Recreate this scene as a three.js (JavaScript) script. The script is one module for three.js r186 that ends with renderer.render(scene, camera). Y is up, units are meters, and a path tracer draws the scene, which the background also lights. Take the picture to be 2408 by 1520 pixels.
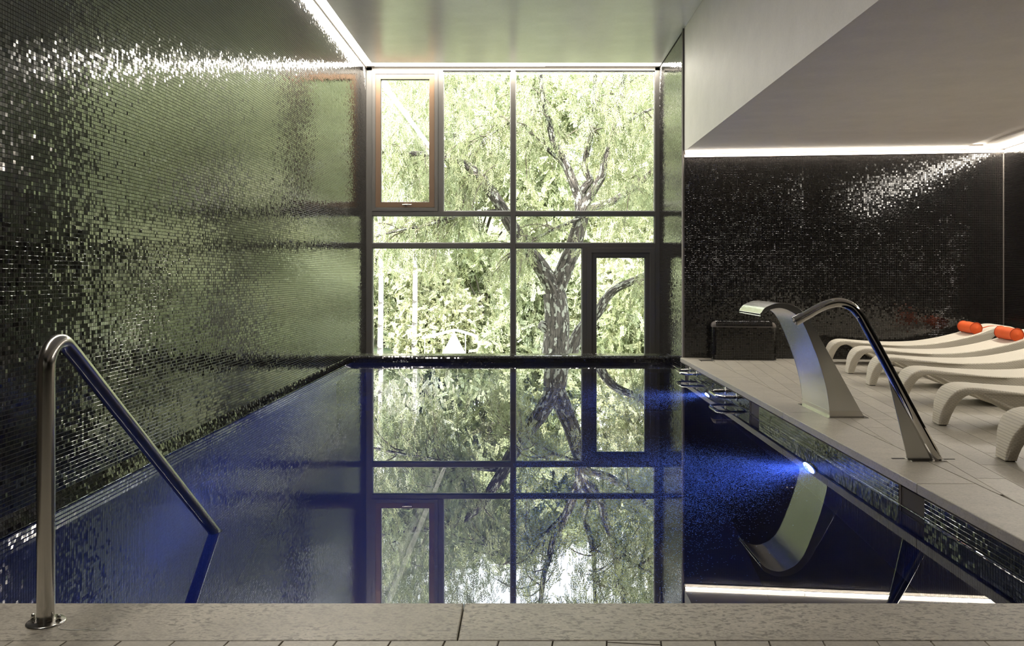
import * as THREE from 'three';
import { RoundedBoxGeometry } from 'three/addons/geometries/RoundedBoxGeometry.js';
import { mergeGeometries, mergeVertices, toCreasedNormals } from 'three/addons/utils/BufferGeometryUtils.js';
import { RectAreaLightUniformsLib } from 'three/addons/lights/RectAreaLightUniformsLib.js';

// ---------------------------------------------------------------- camera, sky, sun, exposure
// y is up, metres; the deck is y = 0 and the camera looks along -z, so "d" below (depth) is -z.
RectAreaLightUniformsLib.init();
const scene = new THREE.Scene();
const renderer = new THREE.WebGLRenderer({ antialias: true });
renderer.toneMapping = THREE.LinearToneMapping;
renderer.toneMappingExposure = 1.0;
renderer.shadowMap.enabled = true;

const camera = new THREE.PerspectiveCamera(2 * Math.atan(760 / 2060) * 180 / Math.PI, 2408 / 1520, 0.05, 400);
camera.position.set(0, 1.038, 0);
camera.setViewOffset(2408, 1520, -31, 113, 2408, 1520);   // a level camera with a shifted lens

scene.background = new THREE.Color().setRGB(0.93, 0.97, 1.0);
scene.backgroundIntensity = 7.0;

const sun = new THREE.DirectionalLight(new THREE.Color().setRGB(1, 0.96, 0.9), 14);
sun.position.set(-16, 34, 12);
sun.target.position.set(2, 0, -24);
sun.castShadow = true;
sun.shadow.mapSize.set(4096, 4096);
Object.assign(sun.shadow.camera, { left: -40, right: 40, top: 40, bottom: -40, near: 1, far: 140 });
scene.add(sun, sun.target);

const LED_POWER = 50, DECK_LED_POWER = 78, LED_COLOR = new THREE.Color().setRGB(1, 0.93, 0.82);
const POOL_POWER = 470, POOL_COLOR = new THREE.Color().setRGB(0.46, 0.55, 1.0);

// ---------------------------------------------------------------- helpers
let seed = 20240611;
const rnd = () => { seed = (seed + 0x6d2b79f5) | 0; let t = Math.imul(seed ^ (seed >>> 15), 1 | seed); t = (t + Math.imul(t ^ (t >>> 7), 61 | t)) ^ t; return ((t ^ (t >>> 14)) >>> 0) / 4294967296; };
const gauss = () => Math.sqrt(-2 * Math.log(1 - rnd() * 0.999999)) * Math.cos(6.283185 * rnd());
const rr = (a, b) => a + (b - a) * rnd();
const V = (x, y, z) => new THREE.Vector3(x, y, z);
const lin = (r, g, b) => new THREE.Color().setRGB(r, g, b);
const lerp = THREE.MathUtils.lerp, sstep = THREE.MathUtils.smoothstep;

const taken = new Map();
const numbered = (name) => { const n = taken.get(name) ?? 0; taken.set(name, n + 1); return n ? `${name}_${String(n).padStart(3, '0')}` : name; };
function shade(o) { o.traverse((m) => { if (m.isMesh) { m.castShadow = true; m.receiveShadow = true; } }); return o; }
function thing(name, label, category, pos = [0, 0, 0], group) {
  const o = new THREE.Group(); o.name = numbered(name); o.position.set(...pos); o.userData = { label, category };
  if (group) o.userData.group = group;
  scene.add(o); return o;
}
function structure(name, label) { const o = new THREE.Group(); o.name = name; o.userData = { kind: 'structure', label, category: name.split('_')[0] }; scene.add(o); return o; }
function part(parent, name, geometry, material, label) {
  const m = new THREE.Mesh(geometry, material); m.name = name; m.castShadow = m.receiveShadow = true;
  if (label) m.userData.label = label;
  parent.add(m); return m;
}
const soft = (g) => toCreasedNormals(g, 0.6);
function merged(list) { return mergeGeometries(list.map((g) => { const h = g.index ? g.toNonIndexed() : g; for (const k of Object.keys(h.attributes)) if (!['position', 'normal', 'uv'].includes(k)) h.deleteAttribute(k); return h; })); }
// box from two corners given as x, y, depth; uv in metres
function box(x0, x1, y0, y1, d0, d1, r = 0) {
  const w = Math.abs(x1 - x0), h = Math.abs(y1 - y0), l = Math.abs(d1 - d0);
  const g = r ? new RoundedBoxGeometry(w, h, l, 2, Math.min(r, w / 2.01, h / 2.01, l / 2.01)) : new THREE.BoxGeometry(w, h, l);
  g.translate((x0 + x1) / 2, (y0 + y1) / 2, -(d0 + d1) / 2);
  return metricUV(g);
}
function metricUV(g, du = 0, dv = 0) {
  const h = g.index ? g.toNonIndexed() : g, p = h.attributes.position, uv = new Float32Array(p.count * 2), a = V(), b = V(), c = V(), n = V();
  for (let i = 0; i < p.count; i += 3) {
    a.fromBufferAttribute(p, i); b.fromBufferAttribute(p, i + 1); c.fromBufferAttribute(p, i + 2);
    n.copy(b).sub(a).cross(c.clone().sub(a));
    const ax = Math.abs(n.x), ay = Math.abs(n.y), az = Math.abs(n.z);
    [a, b, c].forEach((v, k) => {
      const [s, t] = ay >= ax && ay >= az ? [v.x, v.z] : ax >= az ? [v.z, v.y] : [v.x, v.y];
      uv[(i + k) * 2] = s + du; uv[(i + k) * 2 + 1] = t + dv;
    });
  }
  h.setAttribute('uv', new THREE.BufferAttribute(uv, 2));
  return h;
}
// prism with a chamfered top from a plan polygon [[x, d], ...]
function slab(poly, yTop, yBottom, chamfer = 0, du = 0, dv = 0) {
  let area = 0;
  poly.forEach((p, i) => { const q = poly[(i + 1) % poly.length]; area += p[0] * q[1] - q[0] * p[1]; });
  const P = area < 0 ? poly.slice().reverse() : poly, n = P.length, cx = P.reduce((s, p) => s + p[0], 0) / n, cd = P.reduce((s, p) => s + p[1], 0) / n;
  const inset = P.map(([x, d]) => { const l = Math.hypot(x - cx, d - cd) || 1; return [x - (x - cx) / l * chamfer * 1.4, d - (d - cd) / l * chamfer * 1.4]; });
  const pos = [], tri = (...v) => v.forEach(([x, y, d]) => pos.push(x, y, -d));
  for (let i = 1; i < n - 1; i++) { tri([inset[0][0], yTop, inset[0][1]], [inset[i][0], yTop, inset[i][1]], [inset[i + 1][0], yTop, inset[i + 1][1]]); tri([P[0][0], yBottom, P[0][1]], [P[i + 1][0], yBottom, P[i + 1][1]], [P[i][0], yBottom, P[i][1]]); }
  for (let i = 0; i < n; i++) {
    const j = (i + 1) % n, a = [P[i][0], yBottom, P[i][1]], b = [P[j][0], yBottom, P[j][1]], c = [P[j][0], yTop - chamfer, P[j][1]], e = [P[i][0], yTop - chamfer, P[i][1]];
    tri(a, b, c); tri(a, c, e);
    if (chamfer) { const f = [inset[j][0], yTop, inset[j][1]], h = [inset[i][0], yTop, inset[i][1]]; tri(e, c, f); tri(e, f, h); }
  }
  const g = new THREE.BufferGeometry(); g.setAttribute('position', new THREE.Float32BufferAttribute(pos, 3));
  metricUV(g, du, dv); g.computeVertexNormals(); return g;
}
function clip(poly, x, d, nx, nd) {   // keep the side of the line through (x, d) to which (nx, nd) points
  const out = [];
  poly.forEach((p, i) => {
    const q = poly[(i + 1) % poly.length], a = (p[0] - x) * nx + (p[1] - d) * nd, b = (q[0] - x) * nx + (q[1] - d) * nd;
    if (a >= 0) out.push(p);
    if ((a >= 0) !== (b >= 0)) out.push([p[0] + (q[0] - p[0]) * a / (a - b), p[1] + (q[1] - p[1]) * a / (a - b)]);
  });
  return out;
}
function polyArea(poly) { let s = 0; poly.forEach((p, i) => { const q = poly[(i + 1) % poly.length]; s += p[0] * q[1] - q[0] * p[1]; }); return Math.abs(s) / 2; }
// tapered tube through points, radii per point; uv: metres round, metres along
function limb(points, radii, sides = 8, steps = 4, cap = true) {
  const c = new THREE.CatmullRomCurve3(points, false, 'centripetal'), n = (points.length - 1) * steps, pos = [], uv = [], idx = [], N = V(), B = V(), T = V();
  let along = 0, last = null;
  for (let i = 0; i <= n; i++) {
    const t = i / n, p = c.getPoint(t), k = t * (points.length - 1), k0 = Math.min(Math.floor(k), points.length - 2), r = lerp(radii[k0], radii[k0 + 1], k - k0);
    if (last) along += p.distanceTo(last); last = p;
    T.copy(c.getTangent(Math.min(0.9999, Math.max(0.0001, t))));
    if (!i) { const a = Math.abs(T.y) > 0.9 ? V(1, 0, 0) : V(0, 1, 0); N.copy(a); }
    N.addScaledVector(T, -N.dot(T)).normalize(); B.crossVectors(T, N);
    for (let s = 0; s <= sides; s++) { const a = s / sides * Math.PI * 2; pos.push(p.x + r * (Math.cos(a) * N.x + Math.sin(a) * B.x), p.y + r * (Math.cos(a) * N.y + Math.sin(a) * B.y), p.z + r * (Math.cos(a) * N.z + Math.sin(a) * B.z)); uv.push(s / sides * Math.max(0.15, 6.28 * radii[0]), along); }
  }
  for (let i = 0; i < n; i++) for (let s = 0; s < sides; s++) { const a = i * (sides + 1) + s, b = a + sides + 1; idx.push(a, a + 1, b, a + 1, b + 1, b); }
  if (cap) for (const e of [0, n]) {
    const m = pos.length / 3, p = c.getPoint(e / n); pos.push(p.x, p.y, p.z); uv.push(0, 0);
    for (let s = 0; s < sides; s++) { const a = e * (sides + 1) + s; e ? idx.push(a, a + 1, m) : idx.push(a + 1, a, m); }
  }
  const g = new THREE.BufferGeometry(); g.setAttribute('position', new THREE.Float32BufferAttribute(pos, 3)); g.setAttribute('uv', new THREE.Float32BufferAttribute(uv, 2)); g.setIndex(idx); g.computeVertexNormals(); return g;
}

// ---------------------------------------------------------------- computed textures (grain and wear only)
const HN = 512, hash = new Float32Array(HN * HN).map(() => rnd());
function vnoise(x, y, per) {
  const x0 = Math.floor(x), y0 = Math.floor(y), fx = x - x0, fy = y - y0, u = fx * fx * (3 - 2 * fx), v = fy * fy * (3 - 2 * fy);
  const at = (i, j) => hash[(((j % per) + per) % per % HN) * HN + (((i % per) + per) % per % HN)];
  return lerp(lerp(at(x0, y0), at(x0 + 1, y0), u), lerp(at(x0, y0 + 1), at(x0 + 1, y0 + 1), u), v);
}
function fbm(x, y, per, oct) { let s = 0, a = 0.5, t = 0; for (let o = 0; o < oct; o++) { s += a * vnoise(x + o * 17, y + o * 31, per); t += a; x *= 2; y *= 2; per *= 2; a *= 0.55; } return s / t; }
function tex(w, h, f, srgb = true) {
  const d = new Uint8Array(w * h * 4);
  for (let y = 0; y < h; y++) for (let x = 0; x < w; x++) { const c = f(x / w, y / h), i = (y * w + x) * 4; for (let k = 0; k < 3; k++) d[i + k] = Math.max(0, Math.min(255, (Array.isArray(c) ? c[k] : c) * 255)); d[i + 3] = 255; }
  const t = new THREE.DataTexture(d, w, h); t.wrapS = t.wrapT = THREE.RepeatWrapping; t.magFilter = THREE.LinearFilter; t.minFilter = THREE.LinearMipmapLinearFilter; t.generateMipmaps = true;
  if (srgb) t.colorSpace = THREE.SRGBColorSpace;
  t.needsUpdate = true; return t;
}
const scaled = (t, sx, sy = sx) => { const c = t.clone(); c.repeat.set(1 / sx, 1 / sy); c.needsUpdate = true; return c; };

const stoneH = (u, v) => {
  const big = fbm(u * 4, v * 4, 4, 4), w = fbm(u * 12 + 5, v * 12, 12, 3);
  const blot = fbm(u * 70 + w * 2, v * 140 + w * 2, 70, 3), fine = fbm(u * 160, v * 160, 160, 2);
  const fleck = sstep(blot, 0.53, 0.70) * (0.35 + 0.65 * sstep(big, 0.38, 0.62));
  return { big, fleck, fine };
};
const stoneTex = tex(1024, 1024, (u, v) => { const { big, fleck, fine } = stoneH(u, v), k = 0.80 + 0.22 * (big - 0.5) + 0.16 * (fine - 0.5) - 0.22 * fleck; return [k * 0.97, k * 0.935, k * 0.865]; });
const plankTex = tex(1024, 1024, (u, v) => { const { big, fleck, fine } = stoneH(u, v), k = 0.79 + 0.12 * (big - 0.5) + 0.10 * (fine - 0.5) + 0.05 * (fbm(u * 3, v * 16, 3, 3) - 0.5) - 0.06 * fleck; return [k * 0.97, k * 0.935, k * 0.865]; });
const stoneBump = tex(512, 512, (u, v) => { const { fleck, fine } = stoneH(u, v); return 0.6 + 0.3 * (fine - 0.5) - 0.4 * fleck; }, false);
const plasterTex = tex(512, 512, (u, v) => { const k = 0.97 + 0.05 * (fbm(u * 5, v * 5, 5, 5) - 0.5) + 0.03 * (fbm(u * 90, v * 90, 90, 2) - 0.5); return [k, k * 0.985, k * 0.96]; });
const barkTex = tex(512, 1024, (u, v) => {
  const fur = fbm(u * 22, v * 10, 22, 4), crack = sstep(Math.abs(2 * fbm(u * 26, v * 9, 26, 3) - 1), 0.0, 0.22), li = fbm(u * 14 + 3, v * 20, 14, 4), lf = fbm(u * 40, v * 40, 40, 2);
  const lich = sstep(li + 0.25 * (lf - 0.5), 0.605, 0.645), k = (0.38 + 0.22 * (fur - 0.5)) * (0.6 + 0.4 * crack);
  return [lerp(k * 1.02, 0.70, lich), lerp(k * 0.97, 0.71, lich), lerp(k * 0.90, 0.66, lich)];
});
const barkBump = tex(512, 512, (u, v) => sstep(Math.abs(2 * fbm(u * 26, v * 9, 26, 3) - 1), 0.0, 0.25), false);
const birchTex = tex(256, 1024, (u, v) => { const b = fbm(u * 3, v * 60, 3, 3), m = sstep(b, 0.60, 0.66), p = fbm(u * 4, v * 14, 4, 3), q = sstep(p, 0.62, 0.70); const k = lerp(lerp(0.93, 0.42, m * 0.8), 0.34, q); return [k, k * 0.98, k * 0.94]; });
const groundTex = tex(512, 512, (u, v) => { const a = fbm(u * 9, v * 9, 9, 5), b = fbm(u * 70, v * 70, 70, 2); return [0.66 + 0.25 * (a - 0.5) + 0.2 * (b - 0.5), 0.68 + 0.15 * (b - 0.5), 0.56 + 0.12 * (a - 0.5)]; });
const ribTex = tex(256, 256, (u, v) => { const w = Math.abs(Math.sin(u * Math.PI * 12)), o = 0.5 + 0.5 * Math.sin(v * Math.PI * 32 + (Math.floor(u * 12) % 2) * Math.PI); return Math.pow(w, 0.6) * (0.82 + 0.18 * o); }, false);
const ribCol = tex(256, 256, (u, v) => { const w = Math.pow(Math.abs(Math.sin(u * Math.PI * 12)), 0.5), k = 0.84 + 0.09 * w + 0.06 * (fbm(u * 40, v * 40, 40, 2) - 0.5); return [k, k * 0.965, k * 0.89]; });
const weaveH = (u, v) => { const r = Math.floor(v * 16), x = (u * 8 + (r % 2) * 0.5) % 1, y = (v * 16) % 1; return Math.pow(Math.sin(Math.PI * x), 0.5) * Math.pow(Math.sin(Math.PI * y), 0.6); };
const weaveTex = tex(256, 256, (u, v) => weaveH(u, v), false);
const weaveCol = tex(256, 256, (u, v) => { const k = 0.81 + 0.11 * weaveH(u, v); return [k, k * 0.965, k * 0.89]; });

// ---------------------------------------------------------------- materials
const std = (o) => new THREE.MeshStandardMaterial(o), phy = (o) => new THREE.MeshPhysicalMaterial(o);
const M = {
  grout: std({ color: lin(0.14, 0.123, 0.108), roughness: 0.9 }),
  waterDarkGrout: std({ color: lin(0.028, 0.028, 0.036), roughness: 0.9 }),  // grout darkened below the waterline, standing in for light lost in the water
  poolTile: phy({ color: lin(0.036, 0.036, 0.058), metalness: 0, roughness: 0.3, ior: 1.45 }),  // lining tone with the water's blue darkening put into its colour
  tile: phy({ color: lin(0.009, 0.008, 0.0075), metalness: 0, roughness: 0.08, ior: 2.33 }),
  deckTile: phy({ color: lin(0.009, 0.008, 0.0075), metalness: 0, roughness: 0.1, ior: 1.65 }),
  stone: std({ map: stoneTex, color: lin(0.68, 0.68, 0.68), roughness: 0.45, bumpMap: stoneBump, bumpScale: 0.0006 }),
  paint: phy({ map: plasterTex, color: lin(0.84, 0.83, 0.81), roughness: 0.55 }),
  plank: std({ map: plankTex, color: lin(0.68, 0.68, 0.68), roughness: 0.42, bumpMap: stoneBump, bumpScale: 0.0003 }),
  joint: std({ color: lin(0.07, 0.062, 0.055), roughness: 0.95 }),
  plaster: phy({ map: plasterTex, color: lin(0.93, 0.93, 0.93), roughness: 0.25, ior: 2.0 }),
  frame: std({ color: lin(0.115, 0.108, 0.098), roughness: 0.42, metalness: 0.35 }),
  bronze: std({ color: lin(0.17, 0.105, 0.062), roughness: 0.45, metalness: 0.25 }),
  bead: std({ color: lin(0.62, 0.63, 0.62), roughness: 0.3, metalness: 0.6 }),
  rubber: std({ color: lin(0.02, 0.02, 0.02), roughness: 0.7 }),
  pane: phy({ color: lin(1, 1, 1), transmission: 1, thickness: 0, roughness: 0, ior: 1.45 }),
  led: std({ color: lin(0.9, 0.9, 0.88), roughness: 0.5, emissive: LED_COLOR, emissiveIntensity: 6 }),
  trim: std({ color: lin(0.62, 0.57, 0.5), roughness: 0.6 }),
  steel: phy({ color: lin(0.58, 0.56, 0.53), metalness: 1, roughness: 0.2 }),
  polished: phy({ color: lin(0.66, 0.64, 0.61), metalness: 1, roughness: 0.05 }),
  brushed: phy({ color: lin(0.62, 0.615, 0.60), metalness: 1, roughness: 0.22 }),
  weaveTop: std({ map: scaled(ribCol, 0.19), color: lin(0.80, 0.80, 0.80), roughness: 0.7, bumpMap: scaled(ribTex, 0.19), bumpScale: 0.0022 }),
  weaveSide: std({ map: scaled(weaveCol, 0.20, 0.16), color: lin(0.80, 0.80, 0.80), roughness: 0.7, bumpMap: scaled(weaveTex, 0.20, 0.16), bumpScale: 0.002 }),
  orange: std({ color: lin(0.80, 0.115, 0.018), roughness: 0.75 }),
  orangeDark: std({ color: lin(0.5, 0.06, 0.01), roughness: 0.8 }),
  water: phy({ color: lin(1, 1, 1), transmission: 1, thickness: 1, roughness: 0.0, ior: 1.45, attenuationColor: lin(0.5, 0.6, 0.92), attenuationDistance: 4 }),
  glowSpeck: std({ color: lin(0.26, 0.44, 0.92), roughness: 0.9 }),  // tinted blue so the added specks colour the lamp beam
  poolFloor: std({ color: lin(0.012, 0.016, 0.035), roughness: 0.5 }),
  bark: std({ map: scaled(barkTex, 1.1, 2.2), roughness: 0.95, bumpMap: scaled(barkBump, 1.1, 1.6), bumpScale: 0.02 }),
  birch: std({ map: scaled(birchTex, 0.6, 2.2), roughness: 0.8 }),
  twig: std({ color: lin(0.17, 0.15, 0.115), roughness: 0.9 }),
  white: std({ color: lin(0.85, 0.86, 0.86), roughness: 0.5 }),
  ground: std({ map: scaled(groundTex, 5), color: lin(0.45, 0.47, 0.40), roughness: 1 }),
  facade: std({ color: lin(0.55, 0.53, 0.5), roughness: 0.9 }),
};
const leafMat = (r, g, b) => std({ color: lin(r, g, b), roughness: 0.85, side: THREE.DoubleSide });

// ---------------------------------------------------------------- mosaic: real tiles, each a little out of true
const PITCH = 0.02105, TS = 0.0190;
const tileGeo = (() => {
  const a = TS / 2, b = a - 0.0006, h = 0.004, t = h - 0.0006, pos = [], q = (A, B, C, D) => pos.push(...A, ...B, ...C, ...A, ...C, ...D);
  const B4 = [[-a, -a, 0], [a, -a, 0], [a, a, 0], [-a, a, 0]], M4 = B4.map(([x, y]) => [x, y, t]), T4 = [[-b, -b, h], [b, -b, h], [b, b, h], [-b, b, h]];
  q(...T4);
  for (let i = 0; i < 4; i++) { const j = (i + 1) % 4; q(M4[i], M4[j], T4[j], T4[i]); q(B4[i], B4[j], M4[j], M4[i]); }
  const g = new THREE.BufferGeometry(); g.setAttribute('position', new THREE.Float32BufferAttribute(pos, 3)); g.computeVertexNormals(); return g;
})();
class Mosaic {
  constructor(material = M.tile) { this.m = []; this.c = []; this.material = material; }
  // o: corner; u, v: unit directions along the grid; n: outward. keep(i, j) filters; adjust(i, j) may return {pitch, yaw, out} (radians, metres)
  grid(o, u, v, n, nu, nv, { keep, adjust, sigma = 0.018, pu = PITCH, pv = PITCH, order } = {}) {
    const m = new THREE.Matrix4(), R = new THREE.Matrix4(), e = new THREE.Euler(), p = V();
    for (let j = 0; j < nv; j++) for (let i = 0; i < nu; i++) {
      if (keep && !keep(i, j)) continue;
      const ad = adjust ? adjust(i, j) : null;
      p.copy(o).addScaledVector(u, (i + 0.5) * pu).addScaledVector(v, (j + 0.5) * pv);
      if (ad?.out) p.addScaledVector(n, ad.out);
      m.makeBasis(u, v, n);
      e.set(gauss() * sigma + (ad?.pitch ?? 0), gauss() * sigma + (ad?.yaw ?? 0), gauss() * 0.012);
      m.multiply(R.makeRotationFromEuler(e)).setPosition(p);
      this.m.push(m.toArray()); const k = rr(0.6, 1.3), w = rr(-0.05, 0.05); this.c.push([k * (1 + w), k, k * (1 - w * 0.6)]);
    }
    return this;
  }
  build(parent, single = 0, rank) {   // the `single` tiles that show largest become meshes of their own
    let order = this.m.map((_, i) => i);
    if (single) {
      const score = this.m.map((e) => rank(e[12], e[13], -e[14]));
      order.sort((a, b) => score[b] - score[a]);
      const tones = [0.78, 0.95, 1.12].map((k) => { const t = M.tile.clone(); t.color.multiplyScalar(k); return t; });
      order.slice(0, single).forEach((i) => { const t = part(parent, 'tile', tileGeo, tones[Math.floor(rnd() * 3)]); t.matrixAutoUpdate = true; new THREE.Matrix4().fromArray(this.m[i]).decompose(t.position, t.quaternion, t.scale); });
      order = order.slice(single);
    }
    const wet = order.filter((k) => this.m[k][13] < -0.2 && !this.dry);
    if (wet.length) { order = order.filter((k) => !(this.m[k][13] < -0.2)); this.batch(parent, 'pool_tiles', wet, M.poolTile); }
    return this.batch(parent, 'mosaic_tiles', order, this.material);
  }
  batch(parent, name, order, material) {
    const im = new THREE.InstancedMesh(tileGeo, material, order.length), m = new THREE.Matrix4(), c = new THREE.Color();
    order.forEach((k, i) => { im.setMatrixAt(i, m.fromArray(this.m[k])); im.setColorAt(i, c.setRGB(...this.c[k])); });
    im.name = name; im.userData.kind = 'stuff'; im.castShadow = im.receiveShadow = true; parent.add(im);
    return im;
  }
}

// ---------------------------------------------------------------- room layout (x, depth)
const WATER = -0.162, CEIL = 4.138, SOFFIT = 2.593, XL = -2.381, XR = 2.008, XP = 1.955, DW = 13.1, DNEAR = 2.773, DFAR = 12.0, FLOOR_POOL = -4.8;
const TAN = 0.115, LN = Math.hypot(1, TAN), BU = V(1 / LN, 0, TAN / LN), BN = V(-TAN / LN, 0, 1 / LN);   // direction along the deck's end wall (nearer to the right), and its inward normal
const B0 = [2.0, 11.0], CORNER = [5.775, 11.0 - TAN * 3.775], SU = V(-TAN / LN, 0, 1 / LN), SN = V(-1 / LN, 0, -TAN / LN);
const sideX = (d) => CORNER[0] - TAN * (CORNER[1] - d), backD = (x) => B0[1] - TAN * (x - B0[0]);

// left wall
{
  const w = structure('wall_left', 'tall wall of small black glossy mosaic tiles beside the pool');
  part(w, 'wall_core', box(-2.7, XL - 0.004, -0.19, 4.5, -2.0, 13.4), M.grout);
  part(w, 'pool_wall_core', box(-2.7, XL - 0.004, -5.0, -0.19, -2.0, 13.4), M.waterDarkGrout);
  const mo = new Mosaic(), d0 = 2.2, nu = Math.floor((DW - d0) / PITCH), y0 = -1.52 - 156 * PITCH, nv = Math.floor((CEIL - y0 + 0.01) / PITCH);
  mo.grid(V(XL - 0.004, y0, -d0), V(0, 0, -1), V(0, 1, 0), V(1, 0, 0), nu, nv, {
    keep: (i, j) => j >= 156 || (i > 50 && i < 420),
    adjust: (i, j) => { const h = y0 + (j + 0.5) * PITCH - WATER; return h > -0.02 && h < 0.088 ? { pitch: -0.21, out: 0.001 } : null; },
  });
  mo.build(w, 300, (x, y, d) => d > 3.95 && y > WATER + 0.02 && y < 1.6 ? 1 / d - 0.0006 * Math.abs(y - 0.5) : 0);
}
// right return wall beside the window, and building parts round it
{
  const w = structure('wall_right', 'narrow black mosaic return wall between the window and the deck');
  part(w, 'wall_core', box(XR + 0.004, 2.3, -0.19, 4.5, 11.02, 13.4), M.grout);
  part(w, 'pool_wall_core', box(XR + 0.004, 2.3, -5.0, -0.19, 11.02, 13.4), M.waterDarkGrout);
  const n = Math.floor((DW - 11.0) / PITCH), y0 = -1.52, nv = Math.floor((CEIL - y0) / PITCH);
  new Mosaic().grid(V(XR + 0.004, y0, -DW + 0.004), V(0, 0, 1), V(0, 1, 0), V(-1, 0, 0), n, nv, {}).build(w);
}
// deck end wall
{
  const w = structure('wall_back', 'black glossy mosaic wall behind the deck under the light strip');
  const L = Math.hypot(CORNER[0] - B0[0], CORNER[1] - B0[1]);
  const g = new THREE.BoxGeometry(L + 0.6, 4.9, 0.3); g.translate(L / 2 + 0.28, 2.05, -0.154); g.applyMatrix4(new THREE.Matrix4().makeBasis(BU, V(0, 1, 0), BN).setPosition(B0[0], 0, -B0[1]));
  part(w, 'wall_core', metricUV(g), M.grout);
  const seam = 1.46, nu = Math.floor(L / PITCH), nv = Math.floor((SOFFIT - 0.075) / PITCH);
  const o = V(B0[0], 0.0, -B0[1]).addScaledVector(BN, -0.004);
  new Mosaic(M.deckTile).grid(o, BU, V(0, 1, 0), BN, nu, nv, { sigma: 0.016, adjust: (i) => ((i + 0.5) * PITCH < seam ? { yaw: 0.056, pitch: 0.006 } : { yaw: -0.004, pitch: 0 }) }).build(w);
  part(w, 'tile_edge', metricUV(new THREE.BoxGeometry(L, 0.03, 0.012).translate(L / 2, SOFFIT - 0.062, 0.003).applyMatrix4(new THREE.Matrix4().makeBasis(BU, V(0, 1, 0), BN).setPosition(B0[0], 0, -B0[1]))), M.trim);
}
// deck side wall
{
  const w = structure('wall_side', 'black mosaic wall along the heads of the loungers');
  const L = 12.6, B = new THREE.Matrix4().makeBasis(SU, V(0, 1, 0), SN).setPosition(CORNER[0], 0, -CORNER[1]);
  part(w, 'wall_core', metricUV(new THREE.BoxGeometry(L + 0.6, 4.9, 0.3).translate(L / 2 - 0.28, 2.05, -0.154).applyMatrix4(B)), M.grout);
  const nu = Math.floor(2.2 / PITCH), nv = Math.floor((SOFFIT - 0.075) / PITCH), o = V(CORNER[0], 0, -CORNER[1]).addScaledVector(SN, -0.004);
  new Mosaic(M.deckTile).grid(o, SU, V(0, 1, 0), SN, nu, nv, {}).build(w);
  part(w, 'plain_lining', metricUV(new THREE.BoxGeometry(L - 2.22, SOFFIT, 0.004).translate(2.22 + (L - 2.22) / 2, SOFFIT / 2, -0.002).applyMatrix4(B)), M.deckTile);
}
{
  const w = structure('wall_rear', 'dark wall behind the near end of the pool hall');
  part(w, 'wall_core', box(-2.7, 5.2, -0.2, 4.5, -2.3, -2.0), M.deckTile);
}
// ceilings
{
  const c = structure('ceiling', 'smooth pale plaster ceiling over the pool');
  part(c, 'ceiling_panel', box(XL + 0.137, XR - 0.01, CEIL, CEIL + 0.06, -2.0, 12.80), M.plaster);
  part(c, 'roof_slab', box(-2.8, 7.5, CEIL + 0.16, CEIL + 0.5, -2.4, 13.5), M.facade);
  part(c, 'slot_lining', box(XL - 0.02, XL + 0.16, CEIL + 0.04, CEIL + 0.12, -2.0, DW), M.trim);
  part(c, 'slot_lining', box(XL, XR, CEIL + 0.04, CEIL + 0.12, 12.78, DW + 0.1), M.trim);
  part(c, 'slot_trim', box(XL - 0.002, XL + 0.016, CEIL - 0.002, CEIL + 0.05, -2.0, DW), M.trim);
  part(c, 'shadow_gap', box(XR - 0.01, XR + 0.02, CEIL, CEIL + 0.1, 10.9, 13.05), M.rubber);
}
{
  const c = structure('ceiling_lower', 'dropped pale soffit over the deck with its upright face along the pool');
  const back = (x) => backD(x) - 0.004, m = 0.42;
  part(c, 'soffit_block', slab([[XR - 0.008, -2.0], [sideX(-2) - m, -2.0], [CORNER[0] - m - 0.02, back(CORNER[0] - m)], [XR - 0.008, back(XR)]], CEIL + 0.1, SOFFIT), M.paint);
  part(c, 'soffit_edge', slab([[sideX(-2) - m, -2.0], [sideX(-2) + 0.1, -2.0], [CORNER[0] + 0.05, back(CORNER[0])], [CORNER[0] - m - 0.02, back(CORNER[0] - m)]], CEIL + 0.1, SOFFIT + 0.028), M.paint);
  part(c, 'soffit_margin', slab([[sideX(-2) - 0.2, -2.0], [sideX(-2) + 0.1, -2.0], [CORNER[0] + 0.05, back(CORNER[0])], [CORNER[0] - 0.24, back(CORNER[0] - 0.2)]], CEIL, SOFFIT + 0.012), M.paint);
}

// ---------------------------------------------------------------- light strips: a glowing diffuser and an area light of its size just below
function strip(a, b, width, y, height, label, power = LED_POWER) {   // a, b: [x, d] ends of the centre line
  const L = Math.hypot(b[0] - a[0], b[1] - a[1]), dir = V((b[0] - a[0]) / L, 0, -(b[1] - a[1]) / L), o = thing('led_strip', label, 'light', [(a[0] + b[0]) / 2, y, -(a[1] + b[1]) / 2], 'light strips along the ceilings');
  o.rotation.y = Math.atan2(-dir.z, dir.x);
  part(o, 'diffuser', new RoundedBoxGeometry(L, height, width, 1, Math.min(height, width) * 0.2), M.led);
  part(o, 'end_cap', new THREE.BoxGeometry(0.004, height * 1.02, width * 1.02).translate(L / 2, 0, 0), M.trim);
  const l = new THREE.RectAreaLight(LED_COLOR, power, L, width * 0.96); l.position.y = -height / 2 - 0.003; l.rotation.x = -Math.PI / 2; o.add(l);
  return o;
}
const xs = XL + 0.078;
strip([xs, 1.2], [xs, 11.73], 0.122, CEIL + 0.012, 0.022, 'long white light strip in the ceiling slot along the left mosaic wall');
strip([xs, 11.75], [xs, 13.0], 0.122, CEIL + 0.014, 0.022, 'short end piece of the ceiling light strip reaching the window corner');
strip([xs + 0.065, 12.92], [0.30, 12.92], 0.20, CEIL + 0.012, 0.022, 'white light strip above the brown casement window');
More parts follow.
